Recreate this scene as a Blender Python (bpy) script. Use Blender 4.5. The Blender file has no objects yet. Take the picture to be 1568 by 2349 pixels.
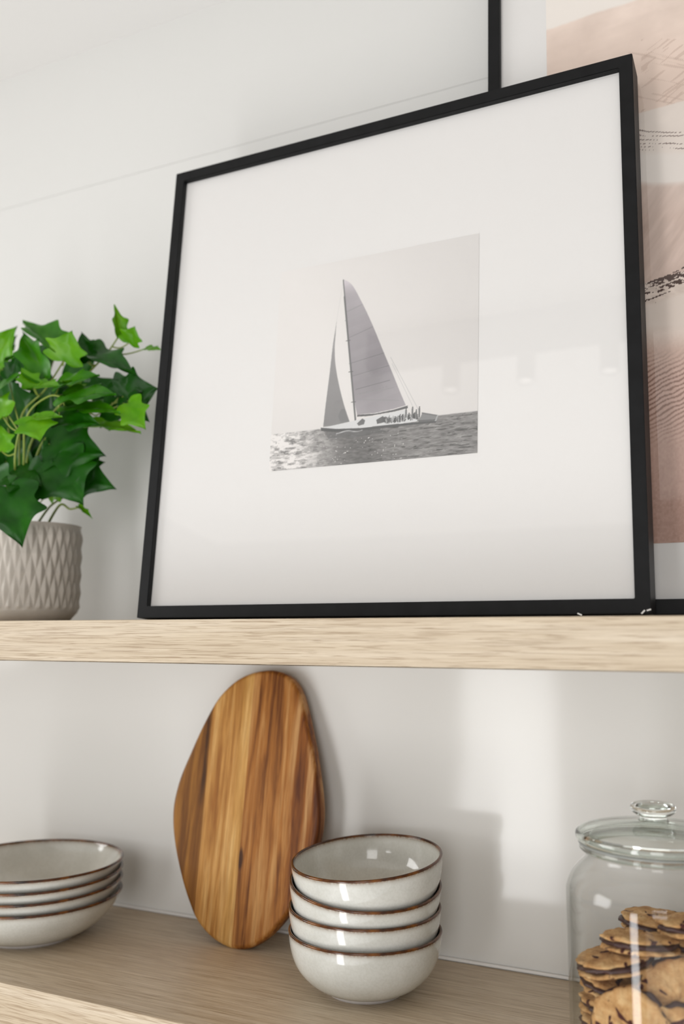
import bpy, bmesh, math, random
import numpy as np
from mathutils import Vector, Matrix, noise

sc = bpy.context.scene
COL = sc.collection
PI = math.pi

# ------------------------------------------------------------------ camera
CAM = Vector((0.0, -0.9413, -0.0121))
YAW, PITCH = math.radians(25.618), math.radians(7.630)
FPX = 2062.83                                            # focal length in pixels of a 1568 px wide frame
cd = bpy.data.cameras.new('camera')
cam = bpy.data.objects.new('camera', cd)
COL.objects.link(cam)
cam.location = CAM
cam.rotation_euler = (PI / 2 + PITCH, 0, YAW)
cd.sensor_fit = 'HORIZONTAL'
cd.sensor_width = 24.0
cd.lens = FPX / 1568 * 24.0
cd.clip_start = 0.01
cd.dof.use_dof = True
cd.dof.focus_distance = 0.835
cd.dof.aperture_fstop = 3.2
sc.camera = cam

# ------------------------------------------------------------------ world, light, exposure
world = bpy.data.worlds.new('world')
sc.world = world
world.use_nodes = True
bg = world.node_tree.nodes['Background']
bg.inputs['Color'].default_value = (1.0, 0.97, 0.93, 1)
bg.inputs['Strength'].default_value = 0.32


def area_light(name, loc, target, sx, sy, power, color):
    ld = bpy.data.lights.new(name, 'AREA')
    ld.shape = 'RECTANGLE'
    ld.size, ld.size_y = sx, sy
    ld.energy = power
    ld.color = color
    o = bpy.data.objects.new(name, ld)
    COL.objects.link(o)
    o.location = loc
    o.rotation_euler = (Vector(target) - Vector(loc)).to_track_quat('-Z', 'Y').to_euler()
    return o


# daylight through a tall narrow garden door behind the photographer, to the left
area_light('garden_door_daylight', (-0.77, -1.8, -0.93), (-0.40, 0.0, -0.25), 0.30, 1.76, 21, (1.0, 1.0, 1.0))
# a wide window at the far left
area_light('window_daylight', (-4.0, -1.9, 0.55), (-0.4, -0.1, -0.2), 1.8, 1.5, 76, (1.0, 1.0, 0.99))
# and one straight across the room, a little to the right
area_light('right_window_daylight', (0.38, -3.0, 0.10), (-0.4, 0.0, -0.2), 0.9, 1.4, 25, (1.0, 0.99, 0.975))
# added ceiling fill, then daylight thrown up from the pale worktop below the shelves, to the right
area_light('ceiling_fill', (-0.4, -2.0, -1.7), (-0.4, -1.2, 0.8), 2.4, 1.6, 13, (1.0, 0.98, 0.95))  # unseen upward fill, added to brighten the ceiling
area_light('worktop_bounce', (0.30, -1.35, -1.20), (-0.45, 0.0, 0.05), 1.9, 1.2, 8, (1.0, 0.975, 0.95))

sc.view_settings.view_transform = 'Standard'
sc.view_settings.look = 'None'
sc.view_settings.exposure = -0.38
sc.view_settings.gamma = 1.0
sc.view_settings.use_curve_mapping = False


# ------------------------------------------------------------------ material helpers
def srgb(r, g, b):
    def f(c):
        c /= 255.0
        return c / 12.92 if c <= 0.04045 else ((c + 0.055) / 1.055) ** 2.4
    return (f(r), f(g), f(b), 1.0)


def new_mat(name):
    m = bpy.data.materials.new(name)
    m.use_nodes = True
    nt = m.node_tree
    b = nt.nodes['Principled BSDF']
    return m, nt, b


def N(nt, t, **kw):
    n = nt.nodes.new(t)
    for k, v in kw.items():
        if k in n.inputs:
            n.inputs[k].default_value = v
        else:
            setattr(n, k, v)
    return n


def L(nt, a, b):
    nt.links.new(a, b)


def ramp(nt, stops, interp='LINEAR'):
    n = nt.nodes.new('ShaderNodeValToRGB')
    n.color_ramp.interpolation = interp
    e = n.color_ramp.elements
    while len(e) < len(stops):
        e.new(0.5)
    for el, (p, c) in zip(e, stops):
        el.position = p
        el.color = c
    return n


def mapping(nt, scale, rot=(0, 0, 0), loc=(0, 0, 0)):
    tc = nt.nodes.new('ShaderNodeTexCoord')
    mp = nt.nodes.new('ShaderNodeMapping')
    mp.inputs['Scale'].default_value = scale
    mp.inputs['Rotation'].default_value = rot
    mp.inputs['Location'].default_value = loc
    L(nt, tc.outputs['Object'], mp.inputs['Vector'])
    return mp


def mixc(nt, fac, a, b, mode='MIX'):
    n = nt.nodes.new('ShaderNodeMix')
    n.data_type = 'RGBA'
    n.blend_type = mode
    ins = (n.inputs[0], n.inputs[6], n.inputs[7])
    for s, v in zip(ins, (fac, a, b)):
        if isinstance(v, bpy.types.NodeSocket):
            L(nt, v, s)
        else:
            s.default_value = v
    return n.outputs[2]


def bump(nt, b, height, strength, dist=0.001):
    n = nt.nodes.new('ShaderNodeBump')
    n.inputs['Strength'].default_value = strength
    n.inputs['Distance'].default_value = dist
    L(nt, height, n.inputs['Height'])
    L(nt, n.outputs['Normal'], b.inputs['Normal'])


def plain(name, col, rough=0.5, spec=0.5, noise=0.0, nscale=40.0, bumpv=0.0, coat=0.0):
    m, nt, b = new_mat(name)
    b.inputs['Roughness'].default_value = rough
    b.inputs['Specular IOR Level'].default_value = spec
    b.inputs['Coat Weight'].default_value = coat
    if noise > 0 or bumpv > 0:
        mp = mapping(nt, (1, 1, 1))
        ns = N(nt, 'ShaderNodeTexNoise', Scale=nscale, Detail=4.0)
        L(nt, mp.outputs[0], ns.inputs['Vector'])
        dark = tuple(c * (1 - noise) for c in col[:3]) + (1,)
        light = tuple(min(1, c * (1 + noise)) for c in col[:3]) + (1,)
        r = ramp(nt, [(0.3, dark), (0.7, light)])
        L(nt, ns.outputs['Fac'], r.inputs['Fac'])
        L(nt, r.outputs['Color'], b.inputs['Base Color'])
        if bumpv > 0:
            bump(nt, b, ns.outputs['Fac'], bumpv)
    else:
        b.inputs['Base Color'].default_value = col
    return m


def oak(name, c_dark, c_mid, c_light, rough=0.42):
    """laminated oak, grain along the object's x axis"""
    m, nt, b = new_mat(name)
    mp = mapping(nt, (1.6, 46, 46))
    warp = N(nt, 'ShaderNodeTexNoise', Scale=2.2, Detail=2.0)
    L(nt, mp.outputs[0], warp.inputs['Vector'])
    n1 = N(nt, 'ShaderNodeTexNoise', Scale=2.0, Detail=5.0, Roughness=0.6, Distortion=0.6)
    L(nt, mp.outputs[0], n1.inputs['Vector'])
    r1 = ramp(nt, [(0.28, c_dark), (0.5, c_mid), (0.72, c_light)])
    L(nt, n1.outputs['Fac'], r1.inputs['Fac'])
    # fine pores: short dark dashes along the grain
    mp2 = mapping(nt, (24, 900, 900))
    n2 = N(nt, 'ShaderNodeTexNoise', Scale=1.0, Detail=3.0, Roughness=0.55, Distortion=0.8)
    L(nt, mp2.outputs[0], n2.inputs['Vector'])
    r2 = ramp(nt, [(0.36, (0.60, 0.53, 0.46, 1)), (0.50, (1, 1, 1, 1))])
    L(nt, n2.outputs['Fac'], r2.inputs['Fac'])
    mp3 = mapping(nt, (8, 380, 380))
    n3 = N(nt, 'ShaderNodeTexNoise', Scale=1.0, Detail=4.0, Roughness=0.6, Distortion=0.5)
    L(nt, mp3.outputs[0], n3.inputs['Vector'])
    r3 = ramp(nt, [(0.36, (0.86, 0.83, 0.79, 1)), (0.6, (1.03, 1.03, 1.02, 1))])
    L(nt, n3.outputs['Fac'], r3.inputs['Fac'])
    c = mixc(nt, 1.0, r1.outputs['Color'], r3.outputs['Color'], 'MULTIPLY')
    c = mixc(nt, 0.75, c, r2.outputs['Color'], 'MULTIPLY')
    L(nt, c, b.inputs['Base Color'])
    b.inputs['Roughness'].default_value = rough
    b.inputs['Specular IOR Level'].default_value = 0.6
    bump(nt, b, n2.outputs['Fac'], 0.25, 0.0006)
    return m


M = {}
M['wall'] = plain('white gloss wall panel', (0.735, 0.73, 0.71, 1), rough=0.10, spec=0.27)
# barely wavy lacquer
_nt = M['wall'].node_tree
_mp = mapping(_nt, (1, 1, 1))
_ns = N(_nt, 'ShaderNodeTexNoise', Scale=9.0, Detail=1.0)
L(_nt, _mp.outputs[0], _ns.inputs['Vector'])
bump(_nt, _nt.nodes['Principled BSDF'], _ns.outputs['Fac'], 0.035, 0.01)
M['ceiling'] = plain('white ceiling paint', (0.96, 0.95, 0.935, 1), rough=0.9, spec=0.2)
M['oak'] = oak('pale oak laminate', srgb(192, 175, 151), srgb(201, 185, 162), srgb(208, 194, 174))
M['black'] = plain('black stained wood', (0.0045, 0.0047, 0.0052, 1), rough=0.5, spec=0.22, noise=0.35, nscale=60, bumpv=0.08)
M['mat'] = plain('white mat board', srgb(226, 224, 222), rough=0.95, spec=0.1)
M['bead'] = plain('white silicone', (0.8, 0.79, 0.78, 1), rough=0.4)
M['scrap'] = plain('white paper', (0.85, 0.84, 0.82, 1), rough=0.9)


def glass_sheet(name, tint=(1, 1, 1, 1), ior=1.5, rough=0.0, edge=None):
    """thin clear pane: fresnel reflection over straight transmission"""
    m = bpy.data.materials.new(name)
    m.use_nodes = True
    nt = m.node_tree
    nt.nodes.clear()
    out = N(nt, 'ShaderNodeOutputMaterial')
    lw = N(nt, 'ShaderNodeLayerWeight', Blend=0.5)          # Schlick, the same from both sides
    p5 = N(nt, 'ShaderNodeMath', operation='POWER')
    L(nt, lw.outputs['Facing'], p5.inputs[0])
    p5.inputs[1].default_value = 5.0
    f0 = ((ior - 1) / (ior + 1)) ** 2
    fr = N(nt, 'ShaderNodeMath', operation='MULTIPLY_ADD')
    L(nt, p5.outputs[0], fr.inputs[0])
    fr.inputs[1].default_value = 1 - f0
    fr.inputs[2].default_value = f0
    tr = N(nt, 'ShaderNodeBsdfTransparent', Color=tint)
    if edge is not None:
        p3 = N(nt, 'ShaderNodeMath', operation='POWER')
        L(nt, lw.outputs['Facing'], p3.inputs[0])
        p3.inputs[1].default_value = 4.0
        L(nt, mixc(nt, p3.outputs[0], tint, edge), tr.inputs['Color'])
    gl = N(nt, 'ShaderNodeBsdfGlossy', Roughness=rough)
    gl.inputs['Color'].default_value = (1, 1, 1, 1)
    mx = N(nt, 'ShaderNodeMixShader')
    L(nt, fr.outputs[0], mx.inputs[0])
    L(nt, tr.outputs[0], mx.inputs[1])
    L(nt, gl.outputs[0], mx.inputs[2])
    L(nt, mx.outputs[0], out.inputs[0])
    return m


M['pane'] = glass_sheet('picture glass', (0.99, 0.99, 0.99, 1), 1.62)
M['jar'] = glass_sheet('clear jar glass', (0.994, 0.996, 0.994, 1), 1.34, edge=(0.70, 0.72, 0.70, 1))
M['lid_sheet'] = glass_sheet('greenish lid glass', (0.975, 0.988, 0.978, 1), 1.4, edge=(0.45, 0.52, 0.47, 1))


def solid_glass(name, col, ior=1.5):
    m, nt, b = new_mat(name)
    b.inputs['Base Color'].default_value = col
    b.inputs['Transmission Weight'].default_value = 1.0
    b.inputs['Roughness'].default_value = 0.0
    b.inputs['IOR'].default_value = ior
    return m


M['lid_glass'] = solid_glass('greenish lid glass', (0.955, 0.985, 0.965, 1))
M['seal'] = plain('clear silicone seal', (0.55, 0.57, 0.55, 1), rough=0.35)
M['seal'].node_tree.nodes['Principled BSDF'].inputs['Transmission Weight'].default_value = 0.6


# ------------------------------------------------------------------ mesh and object helpers
def link_mesh(name, verts, faces, mat, parent=None, smooth=False):
    me = bpy.data.meshes.new(name)
    me.from_pydata([tuple(v) for v in verts], [], faces)
    me.update()
    if smooth:
        me.polygons.foreach_set('use_smooth', [True] * len(me.polygons))
    if mat is not None:
        me.materials.append(mat)
    o = bpy.data.objects.new(name, me)
    COL.objects.link(o)
    if parent is not None:
        o.parent = parent
    return o


def link_bm(name, bm, mat, parent=None, smooth=False):
    bmesh.ops.recalc_face_normals(bm, faces=bm.faces)
    me = bpy.data.meshes.new(name)
    bm.to_mesh(me)
    bm.free()
    if smooth:
        me.polygons.foreach_set('use_smooth', [True] * len(me.polygons))
    if mat is not None:
        me.materials.append(mat)
    o = bpy.data.objects.new(name, me)
    COL.objects.link(o)
    if parent is not None:
        o.parent = parent
    return o


def tag(o, label, cat, group=None):
    o['label'] = label
    o['category'] = cat
    if group:
        o['group'] = group
    return o


def thing(name, label, cat, loc=(0, 0, 0), rot=(0, 0, 0), group=None):
    o = bpy.data.objects.new(name, None)
    o.empty_display_size = 0.02
    COL.objects.link(o)
    o.location = loc
    o.rotation_euler = rot
    return tag(o, label, cat, group)


def copy_tree(o, parent=None):
    c = o.copy()
    COL.objects.link(c)
    if parent is not None:
        c.parent = parent
    for ch in list(o.children):
        copy_tree(ch, c)
    return c


def box_bm(bm, x0, x1, y0, y1, z0, z1):
    v = [bm.verts.new((x, y, z)) for z in (z0, z1) for y in (y0, y1) for x in (x0, x1)]
    for f in ((0, 1, 3, 2), (4, 5, 7, 6), (0, 1, 5, 4), (2, 3, 7, 6), (0, 2, 6, 4), (1, 3, 7, 5)):
        bm.faces.new([v[i] for i in f])


def box(name, b, mat, parent=None, bevel=0.0, seg=2):
    bm = bmesh.new()
    box_bm(bm, *b)
    if bevel:
        bmesh.ops.bevel(bm, geom=list(bm.edges), offset=bevel, segments=seg, affect='EDGES', profile=0.5)
    return link_bm(name, bm, mat, parent)


def lathe_data(profile, n=96, closed=False):
    """profile: list of (r, z); returns verts, faces"""
    verts, faces, rings = [], [], []
    for r, z in profile:
        if r < 1e-6:
            rings.append([len(verts)])
            verts.append((0, 0, z))
        else:
            rings.append(list(range(len(verts), len(verts) + n)))
            for i in range(n):
                a = 2 * PI * i / n
                verts.append((r * math.cos(a), r * math.sin(a), z))
    pairs = list(zip(rings[:-1], rings[1:]))
    if closed:
        pairs.append((rings[-1], rings[0]))
    for A, B in pairs:
        if len(A) == 1 and len(B) == 1:
            continue
        for i in range(n):
            j = (i + 1) % n
            if len(A) == 1:
                faces.append((A[0], B[j], B[i]))
            elif len(B) == 1:
                faces.append((A[i], A[j], B[0]))
            else:
                faces.append((A[i], A[j], B[j], B[i]))
    return verts, faces


def lathe(name, profile, mat, parent=None, n=96, closed=False):
    v, f = lathe_data(profile, n, closed)
    o = link_mesh(name, v, f, mat, parent, smooth=True)
    bm = bmesh.new()
    bm.from_mesh(o.data)
    bmesh.ops.recalc_face_normals(bm, faces=bm.faces)
    bm.to_mesh(o.data)
    bm.free()
    return o


def smooth_curve(pts, per=8, closed=False):
    """Catmull-Rom through 2-D or 3-D points"""
    P = [np.array(p, float) for p in pts]
    n = len(P)
    out = []
    rng = range(n) if closed else range(n - 1)
    for i in rng:
        p0 = P[(i - 1) % n] if closed else P[max(i - 1, 0)]
        p1, p2 = P[i], P[(i + 1) % n]
        p3 = P[(i + 2) % n] if closed else P[min(i + 2, n - 1)]
        for k in range(per):
            t = k / per
            out.append(tuple(0.5 * ((2 * p1) + (-p0 + p2) * t + (2 * p0 - 5 * p1 + 4 * p2 - p3) * t * t + (-p0 + 3 * p1 - 3 * p2 + p3) * t ** 3)))
    if not closed:
        out.append(tuple(P[-1]))
    return out


def tube_bm(bm, pts, r0, r1=None, n=8):
    r1 = r0 if r1 is None else r1
    pts = [Vector(p) for p in pts]
    rings = []
    up = Vector((0.31, 0.2, 0.93)).normalized()
    for i, p in enumerate(pts):
        d = (pts[min(i + 1, len(pts) - 1)] - pts[max(i - 1, 0)]).normalized()
        s = d.cross(up)
        if s.length < 1e-3:
            s = d.cross(Vector((1, 0, 0)))
        s.normalize()
        t = s.cross(d)
        r = r0 + (r1 - r0) * i / max(1, len(pts) - 1)
        rings.append([bm.verts.new(p + s * (r * math.cos(2 * PI * k / n)) + t * (r * math.sin(2 * PI * k / n))) for k in range(n)])
    for A, B in zip(rings[:-1], rings[1:]):
        for k in range(n):
            bm.faces.new((A[k], A[(k + 1) % n], B[(k + 1) % n], B[k]))
    bm.faces.new(rings[0][::-1])
    bm.faces.new(rings[-1])


# point where the sight line of a pixel of the 1568 x 2349 frame meets the plane y = Y
_R = cam.rotation_euler.to_matrix()


def at(px, py, Y):
    d = _R @ Vector(((px - 784.0) / FPX, -(py - 1174.5) / FPX, -1.0))
    return CAM + d * ((Y - CAM.y) / d.y)


# ------------------------------------------------------------------ the room
CEIL = 0.839
LOW = -0.3502                                            # top of the lower shelf
bm = bmesh.new()
box_bm(bm, -2.2, 1.4, 0.0, 0.06, -0.95, 0.6227)
box_bm(bm, -2.2, 1.4, 0.0, 0.06, 0.6235, CEIL)
box_bm(bm, -2.2, 1.4, 0.0008, 0.06, 0.6227, 0.6235)       # shadow gap between the two boards
w = link_bm('wall_back', bm, M['wall'])
w['kind'] = 'structure'
c = box('ceiling', (-2.2, 1.4, -2.6, 0.06, CEIL, CEIL + 0.05), M['ceiling'])
c['kind'] = 'structure'
b_ = box('trim_1', (-2.2, 1.4, -0.0035, 0.0, LOW, LOW + 0.0035), M['bead'], bevel=0.001)
b_['kind'] = 'structure'

DEP = 0.2471
s1 = box('floating_shelf', (-1.9, 1.1, -DEP, 0.0, -0.04075, 0.0), M['oak'], bevel=0.0008)
tag(s1, 'thick pale oak floating shelf carrying the framed pictures and the ivy', 'shelf', 'oak wall shelves')
s2 = box('floating_shelf', (-1.9, 1.1, -DEP, 0.0, LOW - 0.04075, LOW), M['oak'], bevel=0.0008)
tag(s2, 'lower oak floating shelf carrying the plates, bowls and cookie jar', 'shelf', 'oak wall shelves')


# ------------------------------------------------------------------ picture frames
def rails(W, H, T, face, lip):
    """mitred picture moulding: outer size W x H, depth T (front at y=-T), visible face width; back open"""
    bm = bmesh.new()
    prof = [(0, -T), (face, -T), (face, 0), (0, 0)]           # (inset from the outer edge, y)
    corners = [(0, 0, 1, 1), (W, 0, -1, 1), (W, H, -1, -1), (0, H, 1, -1)]
    rings = [[bm.verts.new((cx + sx * i, y, cz + sz * i)) for i, y in prof] for cx, cz, sx, sz in corners]
    for k in range(4):
        A, B = rings[k], rings[(k + 1) % 4]
        for q in range(4):
            bm.faces.new((A[q], B[q], B[(q + 1) % 4], A[(q + 1) % 4]))
    bmesh.ops.bevel(bm, geom=[e for e in bm.edges], offset=0.0005, segments=2, affect='EDGES')
    return bm


def spread(x0, x1, n, dense):
    """n positions, most of them in the first part that can be seen"""
    if not dense:
        return np.linspace(x0, x1, n)
    xm = x0 + dense
    k = int(n * 0.85)
    return np.concatenate([np.linspace(x0, xm, k, endpoint=False), np.linspace(xm, x1, n - k)])


def paint_grid(name, nx, nz, x0, x1, z0, z1, y, rgb, mat, parent, dense=0):
    """flat printed sheet whose picture is stored per vertex; rgb is (nz, nx, 3), display values 0..1"""
    xs, zs = spread(x0, x1, nx, dense), np.linspace(z0, z1, nz)
    X, Z = np.meshgrid(xs, zs)
    co = np.stack([X, np.full_like(X, y), Z], -1).reshape(-1, 3)
    idx = np.arange(nx * nz).reshape(nz, nx)
    q = np.stack([idx[:-1, :-1], idx[:-1, 1:], idx[1:, 1:], idx[1:, :-1]], -1).reshape(-1, 4)
    me = bpy.data.meshes.new(name)
    me.vertices.add(len(co))
    me.vertices.foreach_set('co', co.ravel())
    me.loops.add(q.size)
    me.loops.foreach_set('vertex_index', q.ravel())
    me.polygons.add(len(q))
    me.polygons.foreach_set('loop_start', np.arange(0, q.size, 4))
    me.update(calc_edges=True)
    lin = np.where(rgb <= 0.04045, rgb / 12.92, ((rgb + 0.055) / 1.055) ** 2.4)
    at_ = me.color_attributes.new('ink', 'FLOAT_COLOR', 'POINT')
    at_.data.foreach_set('color', np.concatenate([lin, np.ones(lin.shape[:2] + (1,))], -1).reshape(-1).astype(np.float32))
    me.materials.append(mat)
    o = bpy.data.objects.new(name, me)
    COL.objects.link(o)
    o.parent = parent
    return o


def ink_mat(name):
    m, nt, b = new_mat(name)
    a = N(nt, 'ShaderNodeVertexColor')
    a.layer_name = 'ink'
    L(nt, a.outputs['Color'], b.inputs['Base Color'])
    b.inputs['Roughness'].default_value = 0.9
    b.inputs['Specular IOR Level'].default_value = 0.1
    return m


M['ink'] = ink_mat('printed paper')


def vnoise(u, v, seed):
    """smooth value noise on arrays"""
    iu, iv = np.floor(u).astype(int), np.floor(v).astype(int)
    fu, fv = u - iu, v - iv
    fu, fv = fu * fu * (3 - 2 * fu), fv * fv * (3 - 2 * fv)

    def h(a, b):
        n = (a * 374761393 + b * 668265263 + seed * 1442695041) & 0x7fffffff
        n = ((n ^ (n >> 13)) * 1274126177) & 0x7fffffff
        return ((n ^ (n >> 16)) & 0xffff) / 65535.0
    return (h(iu, iv) * (1 - fu) + h(iu + 1, iv) * fu) * (1 - fv) + (h(iu, iv + 1) * (1 - fu) + h(iu + 1, iv + 1) * fu) * fv


def fbm(u, v, seed, oct=4):
    s, a, t = 0, 0.5, 0
    for k in range(oct):
        s = s + a * vnoise(u * 2 ** k, v * 2 ** k, seed + k)
        t += a
        a *= 0.55
    return s / t


def inpoly(X, Y, poly):
    inside = np.zeros(X.shape, bool)
    n = len(poly)
    for i in range(n):
        x1, y1 = poly[i]
        x2, y2 = poly[(i + 1) % n]
        if y1 == y2:
            continue
        c = ((y1 > Y) != (y2 > Y)) & (X < (x2 - x1) * (Y - y1) / (y2 - y1) + x1)
        inside ^= c
    return inside


def poly_cov(U, V, poly, du, dv):
    s = 0
    for a in (-0.3, 0.3):
        for b in (-0.3, 0.3):
            s = s + inpoly(U + a * du, V + b * dv, poly)
    return s / 4.0


def segdist(U, V, a, b):
    ax, ay = a
    bx, by = b
    dx, dy = bx - ax, by - ay
    t = np.clip(((U - ax) * dx + (V - ay) * dy) / (dx * dx + dy * dy), 0, 1)
    return np.hypot(U - ax - t * dx, V - ay - t * dy), t


def sailboat_art(n=430):
    u = np.linspace(0, 1, n)
    U, V = np.meshgrid(u, u)
    d = 1.0 / n
    g = 0.918 - 0.075 * np.clip(U * 0.9 + V * 0.5 - 0.55, 0, 1) - 0.02 * (1 - V)  # the sky's own pale left, with some glass glare painted in
    g -= 0.018 * np.clip((0.35 - V) / 0.2, 0, 1)
    G = g
    # water
    hor = 0.176 + 0.006 * U
    wv = fbm(U * 26, V * 130, 3, 5)
    wv2 = fbm(U * 60, V * 260, 9, 3)
    base = 0.66 - 0.13 * np.clip((U - 0.25) * 2.2, 0, 1) + 0.02 * (hor - V) / hor
    water = base - 0.05 + 0.30 * (wv - 0.5) + 0.20 * (wv2 - 0.5)
    left = np.clip((0.36 - U) / 0.3, 0, 1)
    gl = fbm(U * 34, V * 80, 21, 4)
    water = water + left * (0.16 + 0.25 * (gl > 0.56) - 0.25 * (gl < 0.38))
    dk = np.exp(-((U - 0.43 - 0.15 * (0.13 - V)) / 0.16) ** 2)
    water = water - dk * 0.24 * np.clip((wv + 0.25), 0, 1)
    ripple = fbm(U * 18 + 5, V * 170, 41, 3)
    water = np.where((ripple < 0.33) & (U > 0.5), water - 0.17, water)
    spark = (vnoise(U * 150, V * 150, 77) > 0.93) & (np.abs(U - 0.42) < 0.25) & (V < 0.15)
    water = np.where(spark, np.maximum(water, 0.86), water)
    m = np.clip((hor - V) / 0.006 + 0.5, 0, 1)
    G = G * (1 - m) + np.clip(water, 0.28, 0.93) * m
    R = np.stack([G, G * 0.982, G * 0.968], -1)

    def put(mask, val, tint=(1, 1, 1)):
        nonlocal R
        col = (val[..., None] if isinstance(val, np.ndarray) else val) * np.array(tint)
        R = R * (1 - mask[..., None]) + col * mask[..., None]

    def line(a, b, w, val, k=1.0):
        dist, _ = segdist(U, V, a, b)
        put(np.clip((w - dist) / d + 0.5, 0, 1) * k, val)

    # hull reflection under the boat
    refl = [(0.275, 0.168), (0.454, 0.151), (0.545, 0.15), (0.60, 0.132), (0.425, 0.122), (0.3, 0.129)]
    put(poly_cov(U, V, refl, d, d) * np.clip(1.3 * wv, 0.2, 1), 0.36 + 0.2 * (wv - 0.5))
    # jib
    jib = smooth_curve([(0.317, 0.700), (0.314, 0.62), (0.313, 0.56), (0.320, 0.484), (0.34, 0.391), (0.372, 0.283), (0.405, 0.197)], 6) + [(0.352, 0.186), (0.272, 0.187), (0.279, 0.286), (0.292, 0.434), (0.303, 0.585)]
    put(poly_cov(U, V, jib, d, d), 0.50 + 0.10 * np.clip((V - 0.2) * 2.0, 0, 1) + 0.05 * (fbm(U * 12, V * 6, 5) - 0.5), (1, 0.985, 0.985))
    line((0.33, 0.30), (0.362, 0.303), 0.0012, 0.47)
    line((0.328, 0.292), (0.356, 0.295), 0.0012, 0.48)
    put(poly_cov(U, V, [(0.345, 0.23), (0.36, 0.262), (0.378, 0.26), (0.392, 0.215), (0.40, 0.20), (0.36, 0.196)], d, d), 0.46)
    # main sail
    main = smooth_curve([(0.344, 0.90), (0.390, 0.862), (0.447, 0.759), (0.502, 0.644), (0.56, 0.508), (0.604, 0.407), (0.644, 0.312), (0.674, 0.244)], 6) + [(0.617, 0.234), (0.527, 0.225), (0.44, 0.227), (0.422, 0.3), (0.396, 0.459), (0.373, 0.636), (0.353, 0.793)]
    sv = 0.60 + 0.13 * np.clip((V - 0.55) / 0.35, 0, 1) ** 1.2 + 0.10 * (fbm(U * 7, V * 5, 31) - 0.5)
    sv = sv - 0.05 * np.exp(-((U - 0.53) / 0.06) ** 2 - ((V - 0.38) / 0.12) ** 2)
    sv = sv + 0.012 * (((V - 0.24 * (U - 0.4)) % 0.125) < 0.03)
    sv = np.where(V > 0.82, sv + 0.10 * np.clip((V - 0.82) / 0.06, 0, 1), sv)  # paler sail top: reflected glare put into the ink
    put(poly_cov(U, V, main, d, d), sv, (1.0, 0.965, 0.99))
    for a, b, val in [((0.368, 0.733), (0.445, 0.757), 0.56), ((0.378, 0.601), (0.502, 0.638), 0.5), ((0.391, 0.475), (0.56, 0.503), 0.47),
                      ((0.407, 0.413), (0.588, 0.440), 0.48), ((0.430, 0.347), (0.594, 0.370), 0.42), ((0.425, 0.322), (0.614, 0.333), 0.55),
                      ((0.43, 0.30), (0.64, 0.27), 0.56), ((0.36, 0.69), (0.47, 0.715), 0.64)]:
        line(a, b, 0.0016, val, 0.85)
    for k in range(9):
        line((0.45 + 0.016 * k, 0.325 + 0.002 * k), (0.452 + 0.016 * k, 0.325 + 0.002 * k), 0.0016, 0.5, 0.8)
    # mast, boom, stays
    line((0.342, 0.897), (0.438, 0.164), 0.0028, 0.42)
    line((0.352, 0.81), (0.438, 0.164), 0.0042, 0.40)
    for t in (0.42, 0.63, 0.83):
        x, y = 0.342 + 0.096 * t, 0.897 - 0.733 * t
        line((x - 0.012, y), (x + 0.008, y), 0.0018, 0.36)
    put(poly_cov(U, V, [(0.44, 0.226), (0.53, 0.222), (0.617, 0.230), (0.683, 0.242), (0.684, 0.230), (0.617, 0.221), (0.50, 0.214), (0.44, 0.217)], d, d), 0.34)
    line((0.595, 0.478), (0.735, 0.215), 0.0009, 0.62, 0.7)
    line((0.603, 0.448), (0.712, 0.225), 0.0009, 0.64, 0.6)
    line((0.317, 0.70), (0.342, 0.89), 0.0008, 0.75, 0.5)
    # hull and deck
    put(poly_cov(U, V, [(0.274, 0.183), (0.391, 0.196), (0.467, 0.205), (0.588, 0.216), (0.672, 0.224), (0.691, 0.2), (0.735, 0.188), (0.728, 0.165), (0.604, 0.160), (0.469, 0.160), (0.33, 0.17)], d, d), 0.84)
    put(poly_cov(U, V, [(0.752, 0.201), (0.821, 0.182), (0.822, 0.158), (0.735, 0.162)], d, d), 0.50)
    put(poly_cov(U, V, [(0.735, 0.170), (0.815, 0.166), (0.815, 0.156), (0.735, 0.158)], d, d), 0.38)
    line((0.752, 0.200), (0.822, 0.181), 0.003, 0.42)
    line((0.822, 0.181), (0.812, 0.156), 0.003, 0.66)
    put(poly_cov(U, V, [(0.26, 0.184), (0.262, 0.168), (0.33, 0.157), (0.454, 0.150), (0.582, 0.151), (0.692, 0.153), (0.814, 0.150), (0.818, 0.157), (0.70, 0.162), (0.58, 0.163), (0.46, 0.162), (0.34, 0.170)], d, d), 0.30)
    put(poly_cov(U, V, [(0.441, 0.185), (0.467, 0.206), (0.481, 0.196), (0.476, 0.178), (0.45, 0.174)], d, d), 0.40)
    put(poly_cov(U, V, [(0.535, 0.192), (0.56, 0.204), (0.585, 0.20), (0.60, 0.18), (0.54, 0.173)], d, d), 0.36)
    # crew crowded along the rail: small dark figures
    rs = np.random.RandomState(4)
    for k in range(70):
        x = 0.565 + 0.165 * rs.rand()
        y0 = 0.170 + 0.012 * rs.rand() + 0.02 * (x - 0.56)
        hgt = 0.006 + 0.012 * rs.rand() ** 1.5
        val = rs.choice([0.26, 0.32, 0.4, 0.62])
        line((x, y0), (x + 0.010 * (rs.rand() - 0.5), y0 + hgt), 0.0022 + 0.0016 * rs.rand(), val)
        line((x, y0 + hgt + 0.006), (x + 0.0005, y0 + hgt + 0.006), 0.0021, val * 0.9)
    for x, y0, y1 in ((0.676, 0.19, 0.222), (0.706, 0.19, 0.224), (0.738, 0.185, 0.222), (0.724, 0.18, 0.21)):
        line((x, y0), (x, y1), 0.004, 0.42)
        line((x, y1 + 0.007), (x + 0.0005, y1 + 0.007), 0.003, 0.36)
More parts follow.
